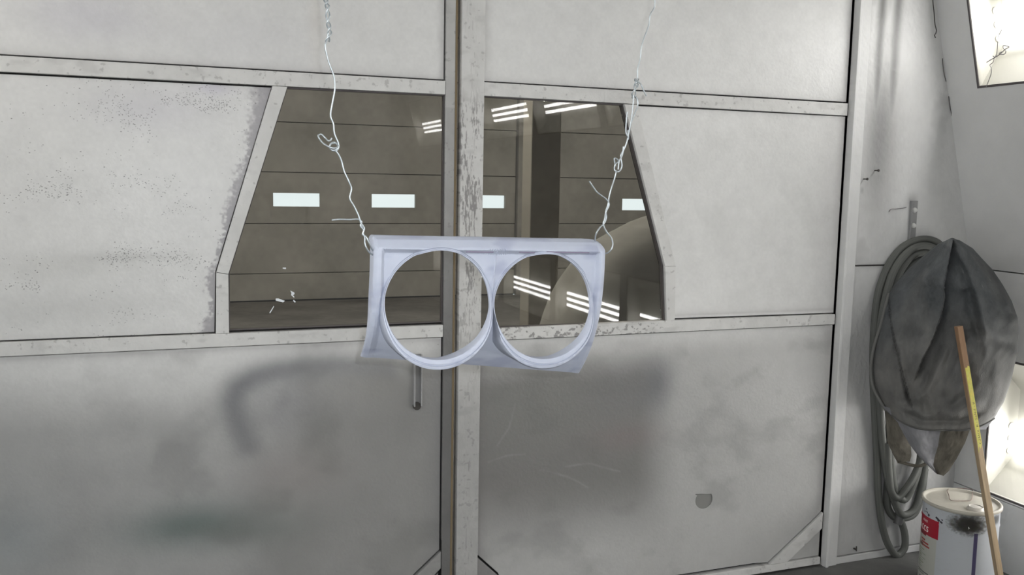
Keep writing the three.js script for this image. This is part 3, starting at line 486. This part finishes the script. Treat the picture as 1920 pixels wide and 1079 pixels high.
{
  const t = thing('canvas_bag', 'slack dirty grey canvas bag hung over the hose in the corner', 'bag', bagAt(1770, 780)), sub = (g) => g.translate(-t.position.x, -t.position.y, -t.position.z);
  const LP = [[1778, 450], [1760, 457], [1736, 476], [1702, 506], [1676, 535], [1666, 552], [1657, 580], [1650, 612], [1641, 650], [1637, 690], [1641, 725], [1653, 752], [1668, 776]];
  const RP = [[1792, 449], [1800, 451], [1824, 466], [1844, 488], [1862, 507], [1880, 534], [1897, 565], [1908, 596], [1910, 626], [1907, 664], [1896, 715], [1882, 755], [1864, 784]];
  const front = grid(150, 150, (u, v) => {
    const a = poly(LP, v), b = poly(RP, v), s = u * 2 - 1, px = lerp(a[0], b[0], u), py = lerp(a[1], b[1], u) + (30 * sstep(0.55, 1, v) - 3 * (1 - v)) * (1 - s * s) + (v > 0.97 ? 3 * Math.sin(u * 9) : 0);
    const e = Math.sqrt(Math.max(0, 1 - s * s)), bulge = lerp(0.05, 0.15, sstep(0, 0.45, v)) * lerp(1, 0.8, sstep(0.7, 1, v));
    return bagAt(px, py, e * bulge + foldAt(px, py) * Math.min(1, e * 2.2));
  });
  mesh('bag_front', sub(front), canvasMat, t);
  const back = grid(40, 40, (u, v) => { const a = poly(LP, v), b = poly(RP, v), s = u * 2 - 1, e = Math.sqrt(Math.max(0, 1 - s * s)); return bagAt(lerp(a[0], b[0], u), lerp(a[1], b[1], u) + 24 * sstep(0.55, 1, v) * (1 - s * s), -0.03 * e); });
  mesh('bag_back', sub(back), canvasMat, t);
  const hem = []; for (let i = 0; i <= 60; i++) { const u = i / 60, p = front.attributes.position, k = 150 * 151 + Math.round(u * 150); hem.push(V(p.getX(k), p.getY(k), p.getZ(k))); } mesh('hem', tubeAlong(hem, 0.004, 120, 6), canvasMat, t);
  const cord = [[1667, 550], [1658, 585], [1650, 615], [1639, 650], [1633, 690], [1637, 725], [1650, 752], [1668, 778], [1690, 800], [1710, 818]].map((p, i) => bagAt(p[0], p[1], 0.02)); mesh('drawstring', sub(tubeAlong(cord, 0.0062, 90, 8)), std({ color: lin(0.17, 0.17, 0.16), roughness: 0.8 }), t);
  const fall = (A, B, n, w0, amp, mat, ph) => mesh('lining', sub(grid(50, 50, (u, v) => { const a = poly(A, v), b = poly(B, v), px = lerp(a[0], b[0], u), py = lerp(a[1], b[1], u); return bagAt(px, py, w0 + amp * Math.sin(u * n + ph + v * 1.5) + 0.02 * Math.sin(Math.PI * u) + 0.006 * fbm(px / 16, py / 16, 3)); })), mat, t);
  fall([[1655, 762], [1682, 792], [1704, 832], [1722, 856], [1740, 874], [1755, 888]], [[1770, 790], [1762, 815], [1759, 836], [1753, 860], [1750, 872], [1757, 889]], 5, 0.035, 0.012, paleCanvas, 0);
  fall([[1770, 790], [1762, 815], [1759, 836], [1752, 860], [1750, 872], [1756, 889]], [[1822, 785], [1818, 808], [1809, 832], [1793, 862], [1779, 884], [1769, 893]], 4, 0.04, 0.012, brownCanvas, 2);
  fall([[1808, 790], [1812, 796], [1815, 802], [1818, 806]], [[1864, 783], [1858, 793], [1852, 801], [1848, 806]], 3, 0.03, 0.006, paleCanvas, 0);
  fall([[1660, 770], [1664, 830], [1676, 856], [1683, 868]], [[1706, 815], [1708, 840], [1709, 855], [1706, 866]], 4, 0.02, 0.008, brownCanvas, 1);
  mesh('drawstring', sub(tubeAlong([[1683, 866], [1696, 869], [1710, 873], [1726, 874], [1740, 868]].map((p) => bagAt(p[0], p[1], 0.025)), 0.006, 40, 8)), brownCanvas, t);
}
const PAIL_H = 0.335, pailRim = onFloor(1803, 938, PAIL_H), PR = 0.133;
{
  const t = thing('paint_pail', 'white steel pail with red label and black smear, on the floor in the corner', 'pail', V(pailRim.x, 0, pailRim.z));
  const cv = document.createElement('canvas'); cv.width = 1536; cv.height = 640; const c = cv.getContext('2d');
  c.fillStyle = '#b9bdc2'; c.fillRect(0, 0, 1536, 640);
  // x: angle from the side that faces the camera, 768 = straight on; y: 0 at the rim
  const ax = (deg) => 768 + deg / 360 * 1536;
  for (let i = 0; i < 900; i++) { c.fillStyle = `rgba(${90 + rnd() * 60 | 0},${90 + rnd() * 50 | 0},85,${0.02 + 0.04 * rnd()})`; c.fillRect(rnd() * 1536, rnd() * 640, 2 + rnd() * 30, 1 + rnd() * 6); }
  c.fillStyle = '#b4b5ad'; c.fillRect(ax(-88), 130, ax(-33) - ax(-88), 470);
  c.fillStyle = '#a3182f'; c.fillRect(ax(-88), 118, ax(-31) - ax(-88), 130);
  c.save(); c.fillStyle = '#e8dcd8'; c.font = 'italic bold 30px serif'; c.fillText('aves', ax(-71), 160); c.font = 'bold 54px sans-serif'; c.fillStyle = '#f0ece8'; c.fillText('ACCS', ax(-82), 226); c.fillStyle = '#7c1c28'; c.fillRect(ax(-84), 236, 118, 24);
  c.fillStyle = '#9a3a34'; c.fillRect(ax(-72), 285, 60, 12); c.fillRect(ax(-70), 305, 90, 12); c.fillStyle = '#6a4234'; c.fillRect(ax(-78), 320, 60, 22); c.fillStyle = '#9a3a34'; c.fillRect(ax(-66), 326, 84, 12);
  for (let i = 0; i < 9; i++) { c.fillStyle = i % 3 ? '#8f9686' : '#77805f'; c.fillRect(ax(-80), 362 + i * 16, 60 + rnd() * 60, 6); }
  c.fillStyle = '#4a4c4c'; c.fillRect(ax(-80), 520, 150, 7); c.fillStyle = '#6a6c66'; c.fillRect(ax(-80), 535, 110, 6);
  c.fillStyle = '#4a4658'; c.fillRect(ax(-70), 562, 34, 42); c.fillStyle = '#c98878'; c.fillRect(ax(-60), 564, 70, 40); c.restore();
  c.fillStyle = '#35323a'; for (const [a, y, w, h] of [[-62, 60, 14, 10], [-60, 78, 22, 9], [-66, 84, 12, 12], [-54, 88, 18, 20], [-37, 84, 30, 14], [-33, 96, 16, 16], [-29, 104, 20, 12], [-27, 90, 10, 8]]) { c.save(); c.translate(ax(a), y); c.rotate(0.5); c.fillRect(0, 0, w, h); c.restore(); }
  c.fillStyle = '#4b4566'; c.beginPath(); c.moveTo(ax(22), 150); c.lineTo(ax(28), 150); c.lineTo(ax(29), 640); c.lineTo(ax(23), 640); c.fill();
  for (let i = 0; i < 1500; i++) { const a = rnd() * 6.283, q = Math.sqrt(rnd()), x = ax(13) + Math.cos(a) * q * 150, y = 92 + Math.sin(a) * q * 88; c.fillStyle = `rgba(40,38,34,${0.04 + 0.10 * (1 - q)})`; c.beginPath(); c.ellipse(x, y, 22 * (1.2 - q), 16 * (1.2 - q), 0, 0, 6.283); c.fill(); }
  for (let i = 0; i < 260; i++) { c.fillStyle = 'rgba(60,58,54,0.05)'; c.beginPath(); c.ellipse(ax(44 + rnd() * 30), 40 + rnd() * 60, 16, 14, 0, 0, 6.283); c.fill(); }
  c.fillStyle = '#e6e6e2'; c.beginPath(); c.moveTo(ax(13), 104); c.lineTo(ax(15.5), 122); c.lineTo(ax(13.6), 116); c.lineTo(ax(13.6), 128); c.lineTo(ax(12.4), 110); c.fill();
  const map = new THREE.CanvasTexture(cv); map.colorSpace = THREE.SRGBColorSpace; map.anisotropy = 8;
  const prof = [[PR * 0.985, 0.0], [PR * 0.985, 0.006], [PR * 0.97, 0.010], [PR * 0.97, PAIL_H * 0.3], [PR * 0.97, PAIL_H * 0.6], [PR * 0.97, PAIL_H - 0.075], [PR * 0.985, PAIL_H - 0.070], [PR * 0.97, PAIL_H - 0.064], [PR * 0.97, PAIL_H - 0.012]];
  const body = new THREE.LatheGeometry(prof.map((p) => new THREE.Vector2(p[0], p[1])), 72); const p = body.attributes.position, u = body.attributes.uv;
  const toCam = Math.atan2(camera.position.x - t.position.x, camera.position.z - t.position.z);
  for (let i = 0; i < p.count; i++) { const ang = u.getX(i) * 2 * Math.PI; let rel = (ang - toCam) / (2 * Math.PI) + 0.5; u.setXY(i, rel, p.getY(i) / PAIL_H); }
  map.wrapS = THREE.RepeatWrapping;
  mesh('pail_body', body, std({ map, roughness: 0.4, side: THREE.DoubleSide }), t);
  const lidMat = std({ map: wallMap([0.47, 0.445, 0.385], 0.16), roughness: 0.6 });
  const lid = mesh('lid', new THREE.LatheGeometry([[0, -0.007], [PR * 0.78, -0.007], [PR * 0.88, -0.008], [PR * 0.93, -0.006], [PR * 0.955, 0.0], [PR * 1.0, 0.001], [PR * 1.02, -0.002], [PR * 1.022, -0.010], [PR * 0.975, -0.014]].map((q) => new THREE.Vector2(q[0], PAIL_H + q[1])), 72), lidMat, t);
  const onLid = (px, py) => onFloor(px, py, PAIL_H - 0.005).sub(t.position);
  const sp = onLid(1830, 954); mesh('spout_cap', new THREE.LatheGeometry([[0, 0.007], [0.014, 0.007], [0.020, 0.005], [0.0225, 0.008], [0.025, 0.008], [0.026, 0], [0.031, 0], [0.032, -0.002]].map((q) => new THREE.Vector2(q[0], q[1])), 36).translate(sp.x, sp.y, sp.z), std({ color: lin(0.58, 0.55, 0.50), roughness: 0.5 }), lid);
  const ring = [[1778, 919], [1800, 917], [1822, 920], [1823, 926], [1819, 940], [1805, 941], [1784, 940], [1779, 930]].map((q) => onLid(...q).add(V(0, 0.002, 0))); mesh('lid_handle', tubeAlong(ring, 0.0014, 80, 6, true), M.rusty, lid);
}
function poleFoot() { // on the pole's line, far enough forward to clear the pail
  const top = bagAt(1797, 612, 0.175);
  for (let py = 1100; py < 2200; py += 5) { const f = onFloor(1880 + (py - 1120) * 0.165, py, 0); let d = 9; for (let k = 0; k <= 40; k++) { const p = f.clone().lerp(top, k / 40); if (p.y < PAIL_H + 0.01) d = Math.min(d, Math.hypot(p.x - pailRim.x, p.z - pailRim.z)); } if (d > PR + 0.022) return f; }
  return onFloor(1881, 1120, 0);
}
{ // square wooden pole that leans on the bag
  const top = bagAt(1797, 612, 0.175), foot = poleFoot(), len = top.distanceTo(foot);
  const t = thing('wooden_pole', 'square wooden pole with a yellow tape label, leaning against the grey bag', 'pole', foot);
  const woodMap = dataTexture(128, 1024, (u, v, o) => { const g = fbm(u * 14 + 1.2 * fbm(u * 2, v * 6, 2), v * 9, 4), f = fbm(u * 70, v * 20, 2); const k = 1 + 0.22 * g + 0.08 * f, s = sstep(0.55, 0.9, v) * 0.38; o[0] = 0.42 * k * (1 - 0.6 * s); o[1] = 0.315 * k * (1 - s); o[2] = 0.20 * k * (1 - 1.15 * s); });
  const wm = std({ map: woodMap, roughness: 0.65 }), w = 0.021, d = 0.021;
  const g = new RoundedBoxGeometry(w, len, d, 2, 0.0015); planarUV(g, 'x', 'y', 1); { const p = g.attributes.position, u = g.attributes.uv; for (let i = 0; i < p.count; i++) u.setXY(i, p.getX(i) / 0.08 + p.getZ(i) / 0.05 + 0.5, p.getY(i) / len + 0.5); }
  g.translate(0, len / 2, 0);
  const up = top.clone().sub(foot).normalize(), cam = camera.position.clone().sub(foot.clone().lerp(top, 0.6)); cam.addScaledVector(up, -cam.dot(up)).normalize();
  const face = cam.clone().applyAxisAngle(up, 0.55), right = up.clone().cross(face), m4 = new THREE.Matrix4().makeBasis(right, up, face); t.quaternion.setFromRotationMatrix(m4);
  mesh('shaft', g, wm, t);
  const cv = document.createElement('canvas'); cv.width = 64; cv.height = 640; const c = cv.getContext('2d'); c.fillStyle = '#d3cb62'; c.fillRect(0, 0, 64, 640); for (let i = 0; i < 200; i++) { c.fillStyle = `rgba(${200 + rnd() * 40 | 0},${190 + rnd() * 40 | 0},${90 + rnd() * 60 | 0},.25)`; c.fillRect(rnd() * 64, rnd() * 640, 14, 22); }
  c.save(); c.translate(52, 600); c.rotate(-Math.PI / 2); c.fillStyle = 'rgba(60,62,40,.8)'; c.font = '38px sans-serif'; c.fillText('C2MIX  R : SaNd - ll', 0, 0); c.restore();
  const tm = new THREE.CanvasTexture(cv); tm.colorSpace = THREE.SRGBColorSpace;
  const share = (px, py) => { const q = onPlane(px, py, foot.clone().lerp(top, 0.5), cam).sub(foot); return q.dot(up); };
  const y0 = share(1826, 843), y1 = share(1808, 686), hw = 0.0082;
  const jag = [[-hw, y0 - 0.012], [-hw * 0.4, y0 + 0.012], [0.1 * hw, y0 + 0.002], [hw, y0 + 0.02], [hw, y1 - 0.004], [0.2 * hw, y1], [0, y1 - 0.006], [-hw, y1 - 0.006]];
  const tg = slab(jag, 0, 0.0005, 0); { const p = tg.attributes.position, u = tg.attributes.uv; for (let i = 0; i < p.count; i++) u.setXY(i, (p.getX(i) + hw) / (2 * hw), (p.getY(i) - y0) / (y1 - y0)); } tg.translate(0.0012, 0, d / 2 + 0.0001);
  mesh('tape_label', tg, std({ map: tm, roughness: 0.6 }), t).userData = { label: 'yellow masking tape with faint handwriting' };
}

// ---------------------------------------------------------------- small things on walls
function nail(px, py, z, label, len = 0.022) { const p = at(px, py, 0), t = thing('nail', label, 'nail', p); const g = new THREE.CylinderGeometry(0.0022, 0.0022, len, 10); g.rotateX(Math.PI / 2); g.translate(0, 0, len / 2); const h = new THREE.CylinderGeometry(0.005, 0.005, 0.002, 14); h.rotateX(Math.PI / 2); h.translate(0, 0, len); mesh('shank', g, M.darkSteel, t); mesh('head', h, M.darkSteel, t); }
nail(1640, 320, 0, 'upper of two small dark nails in the wall beside the right door frame', 0.02);
nail(1619, 336, 0, 'lower of two small dark nails in the wall touching the right door frame', 0.02);
{ const p = at(1668, 397, 0), t = thing('bent_nail', 'thin bent nail lying level on the wall left of the steel hook', 'nail', p); mesh('shank', tubeAlong([[1667, 397, 0.0], [1670, 393, 0.006], [1680, 392, 0.007], [1690, 391, 0.007], [1699, 389, 0.001]].map((q) => at(q[0], q[1], q[2]).sub(p)), 0.0017, 40, 7), M.steel, t); }
{ const p = at(1601, 1029, 0), t = thing('eye_bolt', 'small dark eye bolt low on the wall right of the doors', 'bolt', p); const g = new THREE.TorusGeometry(0.008, 0.0022, 8, 20); g.rotateY(0.9); g.translate(0, 0.004, 0.014); mesh('eye', g, M.darkSteel, t); const s = new THREE.CylinderGeometry(0.0035, 0.0035, 0.012, 10); s.rotateX(Math.PI / 2); s.translate(0, 0, 0.005); mesh('shank', s, M.darkSteel, t); }
{ // wire down the corner
  const p = at(1754, 70, 0.01), t = thing('corner_wire', 'thin dark wire end hanging down the corner at the top right', 'wire', p), q = at(1749, 0, 0.012);
  mesh('strand', tubeAlong([V(q.x - 0.05, CEIL, 0.012), V(q.x - 0.03, 2.5, 0.012), q, at(1751, 20, 0.012), at(1753, 45, 0.012), at(1756, 60, 0.01), at(1752, 66, 0.01), at(1754, 71, 0.012)].map((v) => v.sub(p)), 0.0018, 80, 7), M.darkSteel, t);
}
{ // wire before the upper light
  const n = V(-Math.cos(LEAN), -Math.sin(LEAN), 0), base = V(XR - UPS * Math.sin(LEAN), 1.855, 0.3), F = (px, py, w = 0.006) => onPlane(px, py, base.clone().addScaledVector(n, w), n), p = F(1853, 162);
  const t = thing('bent_wire', 'thin twisted wire with a small loop before the bright upper light', 'wire', p);
  const seg = (a, r = 0.0013, w = 0.006) => tubeAlong(a.map((q) => F(q[0], q[1], q[2] ?? w).sub(p)), r, a.length * 10, 6);
  mesh('strand', [seg([[1849, 163, 0.003], [1855, 148], [1859, 135], [1858, 126], [1856, 122], [1862, 117], [1864, 110], [1868, 104], [1870, 92], [1871, 78], [1872, 68], [1875, 62], [1878, 56]]), seg([[1872, 68], [1874, 67], [1877, 66]])], M.steel, t);
  mesh('loop', [seg([[1850, 117], [1858, 112], [1867, 107], [1877, 100], [1884, 93], [1892, 88], [1887, 86], [1881, 86], [1882, 91], [1886, 96], [1884, 101], [1878, 102], [1874, 100], [1878, 97]], 0.0016, 0.008), seg([[1862, 105], [1866, 107], [1868, 103]], 0.0016, 0.008)], M.steel, t);
}
{ // scraps of tape stuck to the left pane
  const paper = std({ color: lin(0.80, 0.84, 0.88), roughness: 0.6 });
  const scrap = (pts, label) => { const p = at(pts[0][0], pts[0][1], -0.0172), q = pts.map((a) => { const v = at(a[0], a[1], -0.0172).sub(p); return [v.x, v.y]; }); const t = thing('tape_scrap', label, 'scrap', p); mesh('paper', slab(q, 0, 0.0012, 0), paper, t); };
  scrap([[530, 502], [536, 502], [536, 505], [530, 504]], 'topmost tiny white scrap on the left window pane');
  scrap([[517, 560], [522, 560], [534, 564.5], [531, 567.5], [517, 564]], 'straight thick white scrap on the left window pane');
  scrap([[544, 545], [552, 549], [552, 552], [549, 554], [552, 557], [551, 558.5], [545.5, 553.5], [546.5, 550]], 'hooked white scrap on the left window pane');
  scrap([[550.5, 562.5], [554.5, 566], [553, 568], [549.5, 565]], 'tiny white scrap just below the hooked one on the left window pane');
  scrap([[513, 574], [514, 575], [506.5, 588], [505, 587]], 'thin slanting white sliver, lowest on the left window pane');
}

// ---------------------------------------------------------------- the dim workshop beyond the door glass
const SX0 = -6.5, SX1 = 11, SZ = -8.2, SH = 4.2;
M.shopWall = std({ map: wallMap([0.33, 0.32, 0.30], 0.3), roughness: 0.85 });
M.shopDoor = std({ map: wallMap([0.33, 0.32, 0.295], 0.25), roughness: 0.7 });
smesh('floor_workshop', [planarUV(span(SX0, SX1, -0.1, -0.002, SZ, -0.121), 'x', 'z', 0.5)], std({ map: wallMap([0.16, 0.155, 0.15], 0.4), roughness: 0.7 }));
smesh('ceiling_workshop', [planarUV(span(SX0, SX1, SH, SH + 0.1, SZ, -0.131), 'x', 'z', 0.5)], M.shopWall);
smesh('wall_workshop_left', [planarUV(span(SX0 - 0.1, SX0, 0, SH, SZ, -0.131), 'z', 'y', 0.5)], M.shopWall);
smesh('wall_workshop_right', [planarUV(span(SX1, SX1 + 0.1, 0, SH, SZ, -0.131), 'z', 'y', 0.5)], M.shopWall);
const ZG = -8.2, win = [[512, 362, 600, 388], [697, 364, 779, 390], [865, 366, 947, 391], [1010, 370, 1085, 393], [1167, 373, 1232, 395]].map(([a, b, c, d]) => { const p = at(a, b, ZG), q = at(c, d, ZG); return [p.x, q.x, q.y, p.y]; });
const doorsX = [[-1.2, (win[2][1] + win[3][0]) / 2 - 0.08], [(win[2][1] + win[3][0]) / 2 + 0.08, 8.3]];
smesh('wall_workshop_back', [planarUV(slab([[SX0, 0], [doorsX[0][0], 0], [doorsX[0][0], 3.2], [doorsX[0][1], 3.2], [doorsX[0][1], 0], [doorsX[1][0], 0], [doorsX[1][0], 3.2], [doorsX[1][1], 3.2], [doorsX[1][1], 0], [SX1, 0], [SX1, SH], [SX0, SH]], ZG - 0.15, ZG + 0.06, 0), 'x', 'y', 0.5)], M.shopWall);
doorsX.forEach(([x0, x1], k) => {
  const t = thing('garage_door', k ? 'dim sectional garage door beyond the right door window, with a bright slot window' : 'dim sectional garage door beyond the left window, with bright slot windows', 'garage door', V((x0 + x1) / 2, 0, ZG)), cx = (x0 + x1) / 2;
  const rows = [0.01, 0.33, 0.92, 1.52, 2.10, 2.66, 3.2], ws = k ? win.slice(4) : win.slice(0, 3);
  for (let i = 0; i < 6; i++) {
    const cuts = i === 2 ? [x0 + 0.01, ...ws.slice(1).map((q, j) => (q[0] + ws[j][1]) / 2), x1 - 0.01] : [x0 + 0.01, x1 - 0.01];
    for (let j = 0; j + 1 < cuts.length; j++) {
      const q = i === 2 ? ws[j] : null, hole = q ? [R4(q[0] - cx, q[1] - cx, q[2], q[3])] : [];
      const sec = mesh('door_section', planarUV(slab(R4(cuts[j] - cx, cuts[j + 1] - cx, rows[i] + 0.004, rows[i + 1] - 0.004), -0.05, 0, hole.length ? 0 : 0.004, hole), 'x', 'y', 0.5), M.shopDoor, t);
      if (q) mesh('pane', new THREE.PlaneGeometry(q[1] - q[0], q[3] - q[2]).translate((q[0] + q[1]) / 2 - cx, (q[2] + q[3]) / 2, -0.025), M.cover, sec);
    }
    mesh('weather_strip', span(x0 - cx, x1 - cx, rows[i] - 0.02, rows[i] + 0.02, -0.065, -0.051), M.gasket, t);
  }
});
{ // steel column and the pale sheet over a load
  const a = at(996, 300, -4.2), b = at(1052, 300, -4.2);
  smesh('column_workshop', [planarUV(span(a.x, b.x, 0, SH, -4.4, -4.2, 0.01), 'x', 'y', 0.5)], std({ map: wallMap([0.34, 0.32, 0.28], 0.25), roughness: 0.7 }));
  const t = thing('covered_load', 'pale sheet draped over a bulky load beyond the right window pane', 'sheet', V(at(1230, 600, -2.6).x + 0.55, 0, -2.6));
  const sheet = grid(90, 60, (u, v) => { const a = u * 2 * Math.PI, s = Math.sin(v * Math.PI / 2), f = 1 + 0.05 * Math.sin(a * 7 + v * 3) * v + 0.06 * fbm(Math.cos(a) * 2 + 5, Math.sin(a) * 2 + v * 2, 3); return V(Math.cos(a) * 1.4 * Math.pow(s, 0.75) * f, 1.30 * Math.pow(Math.cos(v * Math.PI / 2), 0.8) + 0.04 * fbm(u * 9, v * 9, 3) * (1 - v), Math.sin(a) * 0.8 * Math.pow(s, 0.75) * f); });
  mesh('sheet', sheet, std({ map: wallMap([0.34, 0.33, 0.30], 0.2), roughness: 0.8, side: THREE.DoubleSide }), t);
}
{ // unseen ceiling lamps added to brighten the dim workshop
  const g = std({ color: lin(0.9, 0.9, 0.85), emissive: new THREE.Color(1, 0.96, 0.87), emissiveIntensity: SHOP_FILL });
  const t = thing('added_ceiling_lamp', 'unseen ceiling lamp added to brighten the workshop', 'lamp', V(1.0, SH - 0.12, -4.5), 'added workshop ceiling lamps');
  mesh('housing', [span(-0.75, 0.75, 0.02, 0.12, -0.2, 0.2, 0.01)], M.white, t); mesh('diffuser', [span(-0.72, 0.72, 0.0, 0.02, -0.18, 0.18)], g, t);
  const L = new THREE.RectAreaLight(new THREE.Color(1, 0.96, 0.87), SHOP_FILL, 1.44, 0.36); L.position.set(0, -0.004, 0); L.rotation.x = -Math.PI / 2; L.name = 'added_lamp_light'; t.add(L);
  for (const x of [5.5, -3.5]) { const c = t.clone(); c.name = numbered('added_ceiling_lamp'); c.position.x = x; scene.add(c); }
}
renderer.render(scene, camera);
